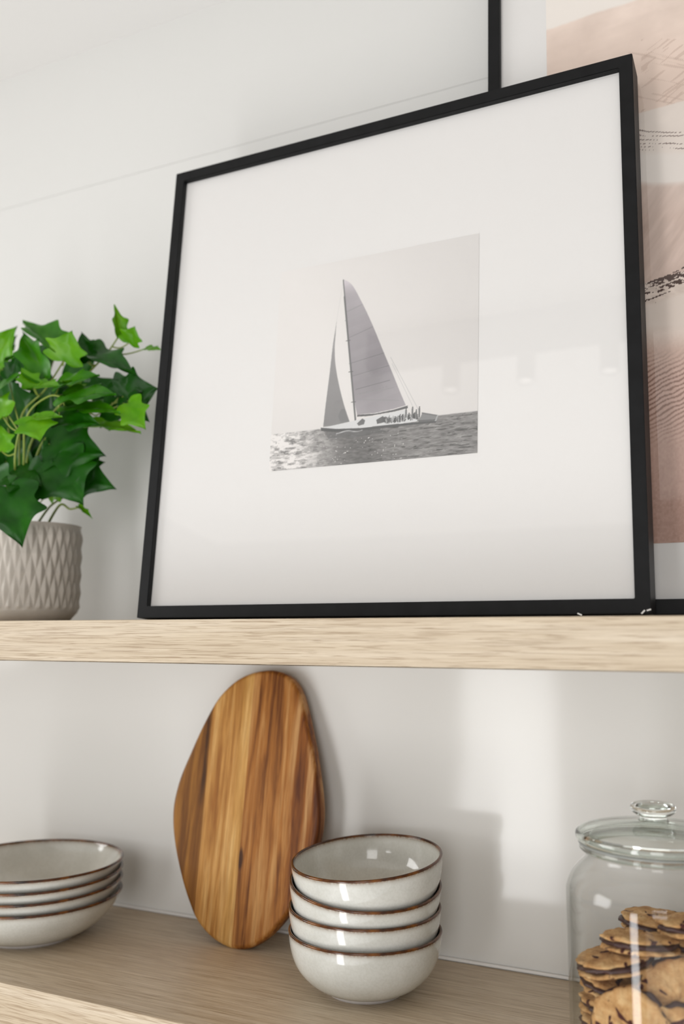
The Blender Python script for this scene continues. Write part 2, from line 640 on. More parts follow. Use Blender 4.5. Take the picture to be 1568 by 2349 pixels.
    # bow wave
    put(np.clip((0.004 - np.abs(V - 0.152 + 0.004 * np.sin(U * 60))) / 0.003, 0, 1) * ((U > 0.34) & (U < 0.47)) * np.clip(wv * 1.4, 0, 1), 0.8)
    return np.clip(0.12 + 0.84 * R, 0, 1)  # darks lifted over the whole print: glass glare put into the ink


def dune_art(nx, nz, x0, x1, z0, z1):
    """desert dunes in bands; painted in the sheet's own plane, laid out on a slanted drafting grid"""
    xs, zs = spread(x0, x1, nx, 0.165), np.linspace(z0, z1, nz)
    X, Z = np.meshgrid(xs, zs)
    Wd = -0.5738508634 * X + 0.26615396791 * Z + 1
    A = (2040.922987 * X + 298.449661 * Z + 1779.220686) / Wd
    B = (-831.536176 * X - 2393.099303 * Z + 1409.578733) / Wd
    C = np.zeros(A.shape + (3,))

    def col(r, g, b):
        return np.array([r, g, b]) / 255.0

    def band(mask, c):
        nonlocal C
        C = C * (1 - mask[..., None]) + c * mask[..., None]

    def edge(f, w):
        return np.clip(f / w + 0.5, 0, 1)
    n1 = fbm(A / 60 + B / 160, B / 55, 2, 4)
    n2 = fbm(A / 22, B / 9, 7, 4)
    n3 = fbm((A * 0.35 + B) / 16, (A - B * 0.35) / 90, 12, 4)
    n4 = fbm(A / 14, B / 4, 66, 4)
    C[:] = col(236, 229, 222)                                                   # sky
    far = edge(B - (70 - (A - 1253) * 0.34 + 8 * (n1 - 0.5)), 6)                # far dune
    band(far, col(230, 212, 200)[None, None] + 0.10 * (n1[..., None] - 0.5) + 0.05 * (n3[..., None] - 0.5))
    sh = np.clip((B - 40 + (A - 1253) * 0.15) / 160, 0, 1) * far
    band(sh * 0.55, col(219, 196, 181))
    # combed strokes on the far dune's right
    st = fbm((A * 0.75 + B) / 9, (A - B) / 120, 15, 3)
    band(far * ((st < 0.36) & (A > 1470) & (B > 90)) * 0.30, col(176, 148, 134))
    st2 = fbm((A * 0.2 - B) / 7, (A + B) / 160, 18, 3)
    band(far * ((st2 < 0.34) & (A > 1440) & (B > 120)) * 0.35, col(186, 160, 146))
    r1 = edge(B - (262 - (A - 1460) * 0.28), 3)                                 # pale ridge
    band(r1, col(229, 218, 209)[None, None] + 0.05 * (n1[..., None] - 0.5))
    lw_ = 14 * fbm(A / 70, B / 40, 61, 3)
    lines = np.abs(((B - 300 - 10 * np.sin((A - 1460) / 60) + 0.05 * (A - 1460) + lw_) / 9) % 1 - 0.5)
    lm = (B > 296 + 6 * np.sin(A / 30)) & (B < 345) & (lines < 0.05 + 0.30 * (fbm(A / 45, B / 5, 71, 3) - 0.42))
    band(lm * 0.75, col(96, 76, 70))
    w2 = edge(B - 352, 14)
    band(w2, col(231, 223, 216))
    r2 = edge(B - (424 + 10 * (n1 - 0.5)), 14)                                  # dusky slope
    st3 = fbm((A * 0.9 + B * 0.6) / 15, (B - A) / 120, 33, 4)
    band(r2, col(202, 180, 168)[None, None] + 0.14 * (st3[..., None] - 0.45) + 0.02 * ((A[..., None] - 1500) / 60))
    band(r2 * edge(470 - B, 60) * 0.35, col(222, 206, 196))
    r3 = edge(B - (652 - (A - 1475) * 0.32 + 16 * (n2 - 0.5)), 4)               # pale crest
    band(r3, col(219, 204, 193)[None, None] + 0.16 * (n2[..., None] - 0.5))
    dm = (B > 640 - (A - 1475) * 0.3) & (B < 706 - (A - 1475) * 0.38) & (fbm((A + 1.8 * B) / 26, (B * 1.3 + A * 0.5) / 7, 25, 4) < 0.40) & (n4 < 0.56)
    band(dm * 0.85, col(66, 50, 46))
    r4 = edge(B - (706 - (A - 1475) * 0.35), 8)
    band(r4, col(224, 211, 201))
    r5 = np.clip((B - 760) / 110, 0, 1)                                         # rippled slope in front
    ph = (B + 0.55 * (A - 1490) + 14 * fbm(A / 40, B / 40, 44, 3)) / 11
    amp = np.clip((B - 800) / 60, 0, 1) * np.clip((1030 - B) / 90, 0, 1)
    rip = 0.5 + 0.5 * np.sin(2 * PI * ph)
    fine = fbm(A / 5, B / 5, 52, 3)
    cc = col(208, 184, 170)[None, None] * (1 - r5[..., None]) + col(190, 159, 146)[None, None] * r5[..., None]
    cc = cc - (amp * 0.16 * (rip > 0.72))[..., None] + (amp * 0.04 * (rip < 0.4))[..., None] + 0.07 * (fine[..., None] - 0.5)
    deep = np.clip((B - 1010) / 160, 0, 1)[..., None]
    cc = cc * (1 - deep) + (col(182, 149, 136)[None, None] + 0.09 * (fine[..., None] - 0.5)) * deep
    band(np.clip((B - 745) / 60, 0, 1), cc)
    return np.clip(C, 0, 1)


LEAN1, T1 = 0.0933, 0.035
f1 = thing('picture_frame', 'square black frame with a sailing boat photograph in a wide white mat', 'picture frame',
           (-0.6117, -0.1345, 0.0), (-LEAN1, 0, 0))
W1, H1 = 0.52, 0.5265
link_bm('frame', rails(W1, H1, T1, 0.0124, 0), M['black'], f1)


def pane(name, x0, x1, z0, z1, y, mat, parent):
    return link_mesh(name, [(x0, y, z0), (x1, y, z0), (x1, y, z1), (x0, y, z1)], [(0, 1, 2, 3)], mat, parent)


pane('glass_pane', 0.0120, W1 - 0.0120, 0.0120, H1 - 0.0120, -T1 + 0.0052, M['pane'], f1)
box('mat_board', (0.0120, W1 - 0.0120, -T1 + 0.0064, -T1 + 0.0084, 0.0120, H1 - 0.0120), M['mat'], f1)
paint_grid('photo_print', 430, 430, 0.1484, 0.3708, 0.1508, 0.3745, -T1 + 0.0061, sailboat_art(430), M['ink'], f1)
box('backing_board', (0.0120, W1 - 0.0120, -0.008, -0.005, 0.0120, H1 - 0.0120), M['black'], f1)
for (sx, sz, ln, an) in ((0.4630, -0.0002, 0.004, 0.4), (0.5140, 0.0012, 0.004, -0.8), (0.5185, 0.0028, 0.0035, -0.3)):
    bm = bmesh.new()
    box_bm(bm, -ln / 2, ln / 2, -0.0006, 0.0, -0.0006, 0.0006)
    o = link_bm('paper_scrap', bm, M['scrap'], f1)
    o.location = (sx, -T1, sz)
    o.rotation_euler = (0, an, 0)

LEAN2, T2 = 0.0743, 0.0485
f2 = thing('picture_frame', 'tall black frame with a pale pink desert dune print, partly behind the sailing boat picture', 'picture frame',
           (0.0, -0.0755, 0.0), (-LEAN2, 0, 0))
KD = 0.988
W2, H2, X2 = 0.52, 0.80, -0.2445 * KD
fr2 = link_bm('frame', rails(W2, H2, T2, 0.0128, 0), M['black'], f2)
fr2.location.x = X2
pane('glass_pane', X2 + 0.0122, X2 + W2 - 0.0122, 0.0122, H2 - 0.0122, -T2 + 0.0052, M['pane'], f2)
box('mat_board', (X2 + 0.0122, X2 + W2 - 0.0122, -T2 + 0.0064, -T2 + 0.0084, 0.0122, H2 - 0.0122), M['mat'], f2)
PX0, PX1, PZ0, PZ1 = -0.183, 0.214, 0.0634, 0.7366
paint_grid('dune_print', 380, 760, PX0 * KD, PX1 * KD, (PZ0 + 0.015) * KD - 0.015, (PZ1 + 0.015) * KD - 0.015, -T2 + 0.0061, dune_art(380, 760, PX0, PX1, PZ0, PZ1), M['ink'], f2, 0.165 * KD)
box('backing_board', (X2 + 0.0122, X2 + W2 - 0.0122, -0.008, -0.005, 0.0122, H2 - 0.0122), M['black'], f2)


# ------------------------------------------------------------------ cutting board
def acacia():
    m, nt, b = new_mat('oiled acacia planks')
    tc = N(nt, 'ShaderNodeTexCoord')
    sep = N(nt, 'ShaderNodeSeparateXYZ')
    L(nt, tc.outputs['Object'], sep.inputs[0])
    # grain coordinates: long along z, slightly wavy
    mp = mapping(nt, (1, 1, 0.06), rot=(0, math.radians(-1.2), 0))
    wob = N(nt, 'ShaderNodeTexNoise', Scale=30.0, Detail=2.0)
    L(nt, mp.outputs[0], wob.inputs['Vector'])
    g1 = N(nt, 'ShaderNodeTexNoise', Scale=95.0, Detail=4.0, Roughness=0.6, Distortion=0.35)
    L(nt, mp.outputs[0], g1.inputs['Vector'])
    g2 = N(nt, 'ShaderNodeTexNoise', Scale=420.0, Detail=3.0, Roughness=0.6)
    L(nt, mp.outputs[0], g2.inputs['Vector'])

    def strip(a, bcol, ccol):
        r = ramp(nt, [(0.36, a), (0.5, bcol), (0.64, ccol)])
        L(nt, g1.outputs['Fac'], r.inputs['Fac'])
        return r.outputs['Color']
    left = strip(srgb(66, 36, 6), srgb(116, 72, 20), srgb(150, 102, 40))
    mid = strip(srgb(146, 94, 38), srgb(182, 132, 68), srgb(204, 160, 98))
    right = strip(srgb(98, 52, 10), srgb(158, 102, 44), srgb(186, 138, 82))
    # plank borders, x as a function of z
    def border(x_top, z_top, x_bot, z_bot, width):
        k = (x_top - x_bot) / (z_top - z_bot)
        mu = N(nt, 'ShaderNodeMath', operation='MULTIPLY_ADD')
        L(nt, sep.outputs['Z'], mu.inputs[0])
        mu.inputs[1].default_value = -k
        L(nt, sep.outputs['X'], mu.inputs[2])
        mr = N(nt, 'ShaderNodeMapRange')
        x0 = x_bot - k * z_bot
        mr.inputs['From Min'].default_value = x0 - width
        mr.inputs['From Max'].default_value = x0 + width
        L(nt, mu.outputs[0], mr.inputs['Value'])
        return mr.outputs[0]
    f1_ = border(-0.0642, 0.2615, -0.0604, 0.0381, 0.0006)
    f2_ = border(-0.0110, 0.2953, -0.0087, 0.0016, 0.0006)
    f3_ = border(0.046, 0.28, 0.052, 0.06, 0.004)
    c = mixc(nt, f1_, left, mid)
    # pale sapwood stripe at the middle plank's right edge
    f2b = border(-0.0250, 0.2953, -0.0220, 0.0016, 0.003)
    pale = strip(srgb(172, 124, 58), srgb(196, 150, 84), srgb(212, 172, 110))
    c = mixc(nt, f2b, c, pale)
    c = mixc(nt, f2_, c, right)
    redd = strip(srgb(86, 42, 8), srgb(138, 82, 28), srgb(186, 142, 92))
    c = mixc(nt, f3_, c, redd)
    # fine grain
    rf = ramp(nt, [(0.32, (0.72, 0.66, 0.58, 1)), (0.62, (1.06, 1.05, 1.03, 1))])
    L(nt, g2.outputs['Fac'], rf.inputs['Fac'])
    c = mixc(nt, 0.8, c, rf.outputs['Color'], 'MULTIPLY')
    # the knot beside the middle joint
    sub = N(nt, 'ShaderNodeVectorMath', operation='SUBTRACT')
    L(nt, tc.outputs['Object'], sub.inputs[0])
    sub.inputs[1].default_value = (-0.0072, 0, 0.0915)
    mulv = N(nt, 'ShaderNodeVectorMath', operation='MULTIPLY')
    L(nt, sub.outputs[0], mulv.inputs[0])
    mulv.inputs[1].default_value = (1 / 0.0040, 0, 1 / 0.0145)
    ln = N(nt, 'ShaderNodeVectorMath', operation='LENGTH')
    L(nt, mulv.outputs[0], ln.inputs[0])
    rk = ramp(nt, [(0.55, (0.9, 0.9, 0.9, 1)), (0.95, (0, 0, 0, 1))])
    L(nt, ln.outputs['Value'], rk.inputs['Fac'])
    kf = N(nt, 'ShaderNodeMath', operation='MULTIPLY')
    L(nt, rk.outputs['Color'], kf.inputs[0])
    L(nt, f2_, kf.inputs[1])
    c = mixc(nt, kf.outputs[0], c, srgb(52, 24, 8))
    L(nt, c, b.inputs['Base Color'])
    b.inputs['Roughness'].default_value = 0.5
    b.inputs['Specular IOR Level'].default_value = 0.3
    bump(nt, b, g2.outputs['Fac'], 0.12, 0.0004)
    return m


M['acacia'] = acacia()
OUT = [(0.0066, 0.2988), (0.021, 0.297), (0.0338, 0.2917), (0.0433, 0.2828), (0.0514, 0.2696), (0.0581, 0.2522), (0.0649, 0.2321),
       (0.0723, 0.2095), (0.078, 0.1872), (0.0825, 0.1666), (0.0855, 0.1462), (0.0852, 0.1272), (0.0823, 0.1094), (0.0781, 0.0929),
       (0.073, 0.0778), (0.0671, 0.0639), (0.0617, 0.0528), (0.0547, 0.0415), (0.0432, 0.027), (0.0299, 0.0141), (0.016, 0.005),
       (0.0048, 0.0011), (-0.0086, 0.0001), (-0.0225, 0.0027), (-0.0352, 0.0073), (-0.0484, 0.015), (-0.0605, 0.0257), (-0.0694, 0.0384),
       (-0.0788, 0.054), (-0.0892, 0.0754), (-0.098, 0.0975), (-0.1039, 0.1188), (-0.1061, 0.1378), (-0.1045, 0.1558), (-0.0998, 0.1756),
       (-0.0915, 0.1973), (-0.0816, 0.2222), (-0.0713, 0.2442), (-0.0606, 0.2631), (-0.0475, 0.2775), (-0.0322, 0.2887), (-0.0129, 0.2961)]
LEANB = 0.1584
bm = bmesh.new()
ol = smooth_curve(OUT, 4, closed=True)
fv = [bm.verts.new((x, 0.0, z)) for x, z in ol]
ff = bm.faces.new(fv)
ext = bmesh.ops.extrude_face_region(bm, geom=[ff])
vs = [g for g in ext['geom'] if isinstance(g, bmesh.types.BMVert)]
bmesh.ops.translate(bm, verts=vs, vec=(0, 0.018, 0))
rim_e = [e for e in bm.edges if abs(e.verts[0].co.y - e.verts[1].co.y) < 1e-6]
bmesh.ops.bevel(bm, geom=rim_e, offset=0.005, segments=4, affect='EDGES', profile=0.5)
for f in bm.faces:
    f.smooth = len(f.verts) == 4
cb = link_bm('cutting_board', bm, M['acacia'])
cb.location = (-0.541, -0.0712, LOW)
cb.rotation_euler = (-LEANB, 0, 0)
tag(cb, 'pebble-shaped brown acacia cutting board leaning on the wall behind the bowls', 'cutting board')


# ------------------------------------------------------------------ stoneware
def glaze(name, r_rim, z_rim):
    """pale grey reactive glaze, breaking to brown specks just under the rim"""
    m, nt, b = new_mat(name)
    tc = N(nt, 'ShaderNodeTexCoord')
    sep = N(nt, 'ShaderNodeSeparateXYZ')
    L(nt, tc.outputs['Object'], sep.inputs[0])
    ns = N(nt, 'ShaderNodeTexNoise', Scale=420.0, Detail=3.0)
    L(nt, tc.outputs['Object'], ns.inputs['Vector'])
    n2 = N(nt, 'ShaderNodeTexNoise', Scale=28.0, Detail=3.0)
    L(nt, tc.outputs['Object'], n2.inputs['Vector'])
    base = ramp(nt, [(0.35, srgb(198, 198, 191)), (0.65, srgb(210, 210, 204))])
    L(nt, n2.outputs['Fac'], base.inputs['Fac'])
    sp = ramp(nt, [(0.40, (0.86, 0.85, 0.83, 1)), (0.56, (1, 1, 1, 1))])
    L(nt, ns.outputs['Fac'], sp.inputs['Fac'])
    c = mixc(nt, 0.35, base.outputs['Color'], sp.outputs['Color'], 'MULTIPLY')
    mr = N(nt, 'ShaderNodeMapRange')
    mr.inputs['From Min'].default_value = z_rim - 0.0075
    mr.inputs['From Max'].default_value = z_rim - 0.0005
    L(nt, sep.outputs['Z'], mr.inputs['Value'])
    ad = N(nt, 'ShaderNodeMath', operation='MULTIPLY_ADD')
    L(nt, ns.outputs['Fac'], ad.inputs[0])
    ad.inputs[1].default_value = 1.5
    ad.inputs[2].default_value = -0.75
    pw = N(nt, 'ShaderNodeMath', operation='POWER')
    L(nt, mr.outputs[0], pw.inputs[0])
    pw.inputs[1].default_value = 2.6
    ml = N(nt, 'ShaderNodeMath', operation='MULTIPLY_ADD', use_clamp=True)
    L(nt, ad.outputs[0], ml.inputs[0])
    L(nt, pw.outputs[0], ml.inputs[1])
    L(nt, pw.outputs[0], ml.inputs[2])
    c = mixc(nt, ml.outputs[0], c, srgb(118, 92, 66))
    L(nt, c, b.inputs['Base Color'])
    b.inputs['Roughness'].default_value = 0.10
    b.inputs['Specular IOR Level'].default_value = 0.5
    b.inputs['Coat Weight'].default_value = 0.3
    b.inputs['Coat Roughness'].default_value = 0.04
    return m


def rim_mat():
    m, nt, b = new_mat('brown glazed edge')
    tc = N(nt, 'ShaderNodeTexCoord')
    ns = N(nt, 'ShaderNodeTexNoise', Scale=60.0, Detail=3.0)
    L(nt, tc.outputs['Object'], ns.inputs['Vector'])
    r = ramp(nt, [(0.32, srgb(34, 18, 10)), (0.50, srgb(78, 42, 16)), (0.72, srgb(128, 76, 22))])
    L(nt, ns.outputs['Fac'], r.inputs['Fac'])
    L(nt, r.outputs['Color'], b.inputs['Base Color'])
    b.inputs['Roughness'].default_value = 0.16
    return m


M['rim'] = rim_mat()
M['foot'] = plain('unglazed foot', srgb(196, 190, 186), rough=0.7, noise=0.05, nscale=200)


def inset(profile_out, th):
    """inner wall of a vessel: the outer profile moved inwards"""
    pts = []
    n = len(profile_out)
    for i, (r, z) in enumerate(profile_out):
        a = profile_out[max(i - 1, 0)]
        b = profile_out[min(i + 1, n - 1)]
        tr, tz = b[0] - a[0], b[1] - a[1]
        l = math.hypot(tr, tz)
        pts.append((max(0.0, r - th * tz / l), z + th * tr / l))
    return pts


def vessel(name, label, cat, group, outer, th, foot_r, foot_h, mat):
    """outer: profile from the foot centre to the rim (r, z)"""
    t = thing(name, label, cat, (0, 0, 0), (0, 0, 0), group)
    o = smooth_curve(outer, 8)
    rim_r, rim_z = o[-1]
    inn = inset(o, th)
    inn = [p for p in inn if p[1] <= rim_z - 0.0004]
    prof = [(0.0, o[0][1])] + o + inn[::-1] + [(0.0, inn[0][1])]
    lathe('body', prof, mat, t, 128)
    # the coloured edge sits over the lip
    rc, R = rim_r - th / 2, th / 2 + 0.00012
    ring = [(rc + R * math.cos(a), rim_z - 0.0002 + R * 0.95 * math.sin(a)) for a in np.linspace(0, 2 * PI, 16, endpoint=False)]
    e = lathe('rim', ring, M['rim'], t, 128, closed=True)
    e['label'] = 'brown glazed rim'
    fo = [(foot_r, 0.0), (foot_r + 0.0004, foot_h + 0.0015), (foot_r - 0.0035, foot_h + 0.0015), (foot_r - 0.003, 0.0)]
    f = lathe('foot_ring', fo, M['foot'], t, 96, closed=True)
    f['label'] = 'unglazed pale foot ring'
    return t


BZ = 0.0556
M['glaze_bowl'] = glaze('grey bowl glaze', 0.0739, BZ)
bowl = vessel('bowl', '', 'bowl', 'stack of four grey bowls',
              [(0.034, 0.0028), (0.0385, 0.0034), (0.047, 0.0066), (0.0565, 0.0130), (0.0650, 0.0225), (0.0700, 0.0330), (0.0727, 0.0445), (0.0738, 0.0548), (0.0739, BZ)],
              0.0027, 0.0365, 0.003, M['glaze_bowl'])
bl = ['bottom grey bowl of the stack, its foot on the lower shelf',
      'second grey bowl from the bottom of the stack, sitting nearly level',
      'third grey bowl from the bottom of the stack, tipped down towards the right',
      'top grey bowl of the stack, open and tipped down towards the left']
# x, y, rim height over the shelf, slopes
bowls = [(-0.3744, -0.1089, 0.0558, 0.0, 0.0), (-0.3760, -0.1060, 0.0765, 0.012, -0.02), (-0.3752, -0.1060, 0.0992, 0.080, -0.105), (-0.3738, -0.1065, 0.1215, -0.042, -0.085)]
for i, (x, y, zr, tx, ty) in enumerate(bowls):
    o = bowl if i == 0 else copy_tree(bowl)
    n = Vector((tx, ty, 1)).normalized()
    q = Vector((0, 0, 1)).rotation_difference(n)
    o.rotation_mode = 'QUATERNION'
    o.rotation_quaternion = q
    o.location = Vector((x, y, LOW + zr)) - n * BZ
    o['label'] = bl[i]

PZ = 0.0458
M['glaze_plate'] = glaze('grey plate glaze', 0.0987, PZ)
plate = vessel('deep_plate', '', 'plate', 'stack of four deep plates',
               [(0.046, 0.0026), (0.053, 0.0032), (0.063, 0.0066), (0.0735, 0.0130), (0.0835, 0.0220), (0.0915, 0.0320), (0.0968, 0.0415), (0.0985, 0.0452), (0.0987, PZ)],
               0.0026, 0.051, 0.003, M['glaze_plate'])
pl_ = ['bottom deep plate of the grey stack, its foot on the lower shelf', 'second deep plate from the bottom of the grey stack',
       'third deep plate from the bottom of the grey stack', 'top deep plate of the grey stack, its pale inside showing']
for i, (zr, ty) in enumerate([(0.0458, 0.0), (0.0584, -0.015), (0.0694, -0.012), (0.0807, 0.0)]):
    o = plate if i == 0 else copy_tree(plate)
    n = Vector((0, ty, 1)).normalized()
    o.rotation_mode = 'QUATERNION'
    o.rotation_quaternion = Vector((0, 0, 1)).rotation_difference(n)
    o.location = Vector((-0.781, -0.1253, LOW + zr)) - n * PZ
    o['label'] = pl_[i]

# ------------------------------------------------------------------ cookie jar
JX, JY = -0.098, -0.1604
jar = thing('cookie_jar', 'clear glass jar with a knobbed lid, filled with chocolate sandwich cookies', 'jar', (JX, JY, LOW))
jo = smooth_curve([(0.056, 0.0), (0.066, 0.0025), (0.0695, 0.009), (0.070, 0.02), (0.070, 0.08), (0.070, 0.128), (0.0688, 0.1375), (0.0650, 0.1465), (0.0595, 0.1530), (0.0548, 0.1575), (0.0528, 0.1615), (0.0530, 0.1640), (0.0575, 0.1660), (0.0585, 0.1680), (0.0575, 0.1695)], 6)
ji = [(r - 0.0026, z) for r, z in jo if z > 0.009]
lathe('body', [(0, 0)] + jo + ji[::-1] + [(0.062, 0.0075), (0.05, 0.005), (0, 0.005)], M['jar'], jar, 128)
sring = [(0.0565 + 0.0028 * math.cos(a), 0.1708 + 0.0013 * math.sin(a)) for a in np.linspace(0, 2 * PI, 12, endpoint=False)]
lathe('seal', sring, M['seal'], jar, 96, closed=True)
lid_o = smooth_curve([(0.0590, 0.1722), (0.0610, 0.1745), (0.0612, 0.1772), (0.0590, 0.1800), (0.0530, 0.1822), (0.0440, 0.1840), (0.0300, 0.1858), (0.0170, 0.1876), (0.0118, 0.1892)], 5)
lid_i = [(0.0110, 0.1850), (0.030, 0.1822), (0.046, 0.1792), (0.0500, 0.1755), (0.0500, 0.1660), (0.0525, 0.1660), (0.0530, 0.1722)]
lid = lathe('lid', lid_o + [(0.0, 0.1892), (0.0, 0.1850)] + lid_i + [(0.0590, 0.1722)], M['lid_sheet'], jar, 128)
lr = [(0.0588 + 0.0026 * math.cos(a), 0.1762 + 0.0036 * math.sin(a)) for a in np.linspace(0, 2 * PI, 20, endpoint=False)]
lathe('lid_edge', lr, M['lid_glass'], lid, 128, closed=True)
nr_ = [(0.0560 + 0.0026 * math.cos(a), 0.1672 + 0.0020 * math.sin(a)) for a in np.linspace(0, 2 * PI, 16, endpoint=False)]
lathe('neck_ring', nr_, M['lid_glass'], jar, 128, closed=True)
kp = smooth_curve([(0.0118, 0.1890), (0.0106, 0.1908), (0.0112, 0.1925), (0.0150, 0.1945), (0.0173, 0.1970), (0.0176, 0.1992), (0.0160, 0.2015), (0.0120, 0.2028), (0.006, 0.2032)], 5)
knob = lathe('knob', [(0.0, 0.1890)] + kp + [(0.0, 0.2033)], M['lid_glass'], lid, 96)


def biscuit_mat():
    m, nt, b = new_mat('baked biscuit')
    tc = N(nt, 'ShaderNodeTexCoord')
    n1 = N(nt, 'ShaderNodeTexNoise', Scale=90.0, Detail=5.0, Roughness=0.65)
    L(nt, tc.outputs['Object'], n1.inputs['Vector'])
    r1 = ramp(nt, [(0.30, srgb(150, 104, 58)), (0.5, srgb(190, 148, 98)), (0.72, srgb(212, 178, 130))])
    L(nt, n1.outputs['Fac'], r1.inputs['Fac'])
    oi = N(nt, 'ShaderNodeObjectInfo')
    ad = N(nt, 'ShaderNodeVectorMath', operation='ADD')
    L(nt, tc.outputs['Object'], ad.inputs[0])
    L(nt, oi.outputs['Random'], ad.inputs[1])
    n2 = N(nt, 'ShaderNodeTexNoise', Scale=62.0, Detail=2.0, Distortion=1.2)
    L(nt, ad.outputs[0], n2.inputs['Vector'])
    r2 = ramp(nt, [(0.615, (0, 0, 0, 1)), (0.645, (1, 1, 1, 1))])
    L(nt, n2.outputs['Fac'], r2.inputs['Fac'])
    c = mixc(nt, r2.outputs['Color'], r1.outputs['Color'], srgb(70, 32, 26))
    L(nt, c, b.inputs['Base Color'])
    b.inputs['Roughness'].default_value = 0.8
    b.inputs['Specular IOR Level'].default_value = 0.2
    bump(nt, b, n1.outputs['Fac'], 1.0, 0.003)
    return m


M['biscuit'] = biscuit_mat()
M['choc'] = plain('dark chocolate', srgb(58, 28, 24), rough=0.45, noise=0.25, nscale=150, bumpv=0.3)


def disc(name, R, z0, z1, seed, mat, parent, rough=0.05, dome=0.25, bumpy=1.0):
    """slightly irregular baked disc with rounded edge"""
    rs = random.Random(seed)
    ph = [rs.random() * 6.28 for _ in range(6)]
    n, verts, faces = 84, [], []
    h = z1 - z0
    prof = [(0.0, z0), (0.3, z0), (0.55, z0), (0.75, z0), (0.90, z0 + 0.04 * h), (0.99, z0 + 0.3 * h), (1.0, z0 + 0.55 * h), (0.95, z0 + 0.85 * h), (0.88, z1 - 0.04 * h), (0.80, z1), (0.70, z1 + dome * 0.2 * h), (0.60, z1 + dome * 0.3 * h), (0.50, z1 + dome * 0.4 * h), (0.40, z1 + dome * 0.45 * h), (0.30, z1 + dome * 0.5 * h), (0.20, z1 + dome * 0.52 * h), (0.10, z1 + dome * 0.54 * h), (0.0, z1 + dome * 0.55 * h)]
    rings = []
    for r, z in prof:
        if r == 0:
            rings.append([len(verts)])
            verts.append((0, 0, z))
            continue
        rings.append(list(range(len(verts), len(verts) + n)))
        for i in range(n):
            a = 2 * PI * i / n
            k = 1 + rough * (0.5 * math.sin(3 * a + ph[0]) + 0.5 * math.sin(5 * a + ph[1]) + 0.35 * math.sin(11 * a + ph[2]) + 0.3 * math.sin(17 * a + ph[3]))
            dz = (0.00045 * math.sin(4 * a + ph[4] + 9 * r) + 0.00035 * math.sin(9 * a + ph[5] - 7 * r)) * (1 if r < 0.97 and z > z0 + 0.6 * h else 0.2)
            p = Vector((R * r * k * math.cos(a), R * r * k * math.sin(a), z + dz))
            q = p * 150 + Vector((seed * 3.1, seed * 1.7, 0))
            nz_ = noise.noise(q) + 0.6 * noise.noise(q * 2.3)
            out_ = p.normalized() if r > 0.9 else Vector((0, 0, 1 if z > z0 + 0.5 * h else 0.2))
            verts.append(tuple(p + out_ * (0.0011 * nz_ * bumpy)))
    for A, B in zip(rings[:-1], rings[1:]):
        for i in range(n):
            j = (i + 1) % n
            if len(A) == 1:
                faces.append((A[0], B[j], B[i]))
            elif len(B) == 1:
                faces.append((A[i], A[j], B[0]))
            else:
                faces.append((A[i], A[j], B[j], B[i]))
    return link_mesh(name, verts, faces, mat, parent, smooth=True)


def make_cookie(seed, R=0.030):
    t = thing('sandwich_cookie', '', 'cookie', group='cookies in the jar')
    disc('biscuit', R * 0.985, -0.0058, -0.0016, seed, M['biscuit'], t, 0.045)
    f = disc('chocolate_filling', R * 1.0, -0.0022, 0.0024, seed + 50, M['choc'], t, 0.05, 0.0)
    f['label'] = 'dark chocolate filling'
    disc('biscuit', R * 0.985, 0.0018, 0.0060, seed + 100, M['biscuit'], t, 0.05, 0.5)
    return t


protos = [make_cookie(k, 0.030) for k in (3,)]
# centre offset from the jar axis (x, y), height over the shelf, facing normal, label
CK = [
    ((-0.0125, -0.012, 0.0980), (-0.04, 0.15, 1), 'cookie lying flat near the top left of the heap in the jar'),
    ((-0.0315, -0.0155, 0.0825), (-0.20, 0.02, 1), 'tilted cookie touching the left glass of the jar below the flat top one'),
    ((0.0285, 0.006, 0.1110), (-0.12, 0.10, 1), 'topmost cookie of the heap, at the right under the jar lid'),
    ((0.0290, 0.018, 0.0950), (0.16, -0.05, 1), 'cookie tucked under the topmost one at the right in the jar'),
    ((0.016, -0.028, 0.0640), (0.02, -1.0, 0.42), 'cookie standing face-on behind the front glass, upper of the two face-on ones'),
    ((-0.017, -0.0425, 0.0440), (-0.16, -1.0, 0.22), 'cookie standing face-on against the front glass, lower of the two face-on ones'),
    ((-0.0325, 0.002, 0.0620), (0.06, -0.06, 1), 'cookie at the left glass of the jar under the tilted one'),
    ((-0.0330, 0.002, 0.0465), (-0.02, -0.03, 1), 'lowest cookie visible at the left glass of the jar'),
    ((-0.004, 0.0335, 0.1010), (0.04, 0.05, 1), 'cookie lying at the back of the heap behind the flat top left one'),
]
HID = [((0.0280, 0.0205, 0.0785), (0, 0, 1)), ((0.0275, 0.0205, 0.0630), (0, 0, 1)), ((0.0280, 0.0205, 0.0475), (0, 0, 1)), ((0.0275, 0.0205, 0.0320), (0, 0, 1)),
       ((0.0280, 0.0210, 0.0165), (0, 0, 1)), ((-0.0330, 0.002, 0.0310), (0, 0, 1)), ((-0.0325, 0.002, 0.0160), (0, 0, 1)),
       ((0.018, -0.040, 0.0370), (0.1, -1.0, 0.10))]
first = True
spin = random.Random(8)
for loc, n, lab in CK + [(a, b, 'cookie buried low in the heap in the jar' if a[1] > -0.03 else 'cookie standing face-on low at the front glass, right of the lower face-on one') for a, b in HID]:
    o = protos[0] if first else copy_tree(protos[0])
    first = False
    o.rotation_mode = 'QUATERNION'
    q = Vector((0, 0, 1)).rotation_difference(Vector(n).normalized())
    o.rotation_quaternion = q.to_matrix().to_quaternion() @ Matrix.Rotation(spin.random() * 6.28, 3, 'Z').to_quaternion()
    o.location = (JX + loc[0], JY + loc[1], LOW + loc[2])
    o['label'] = lab

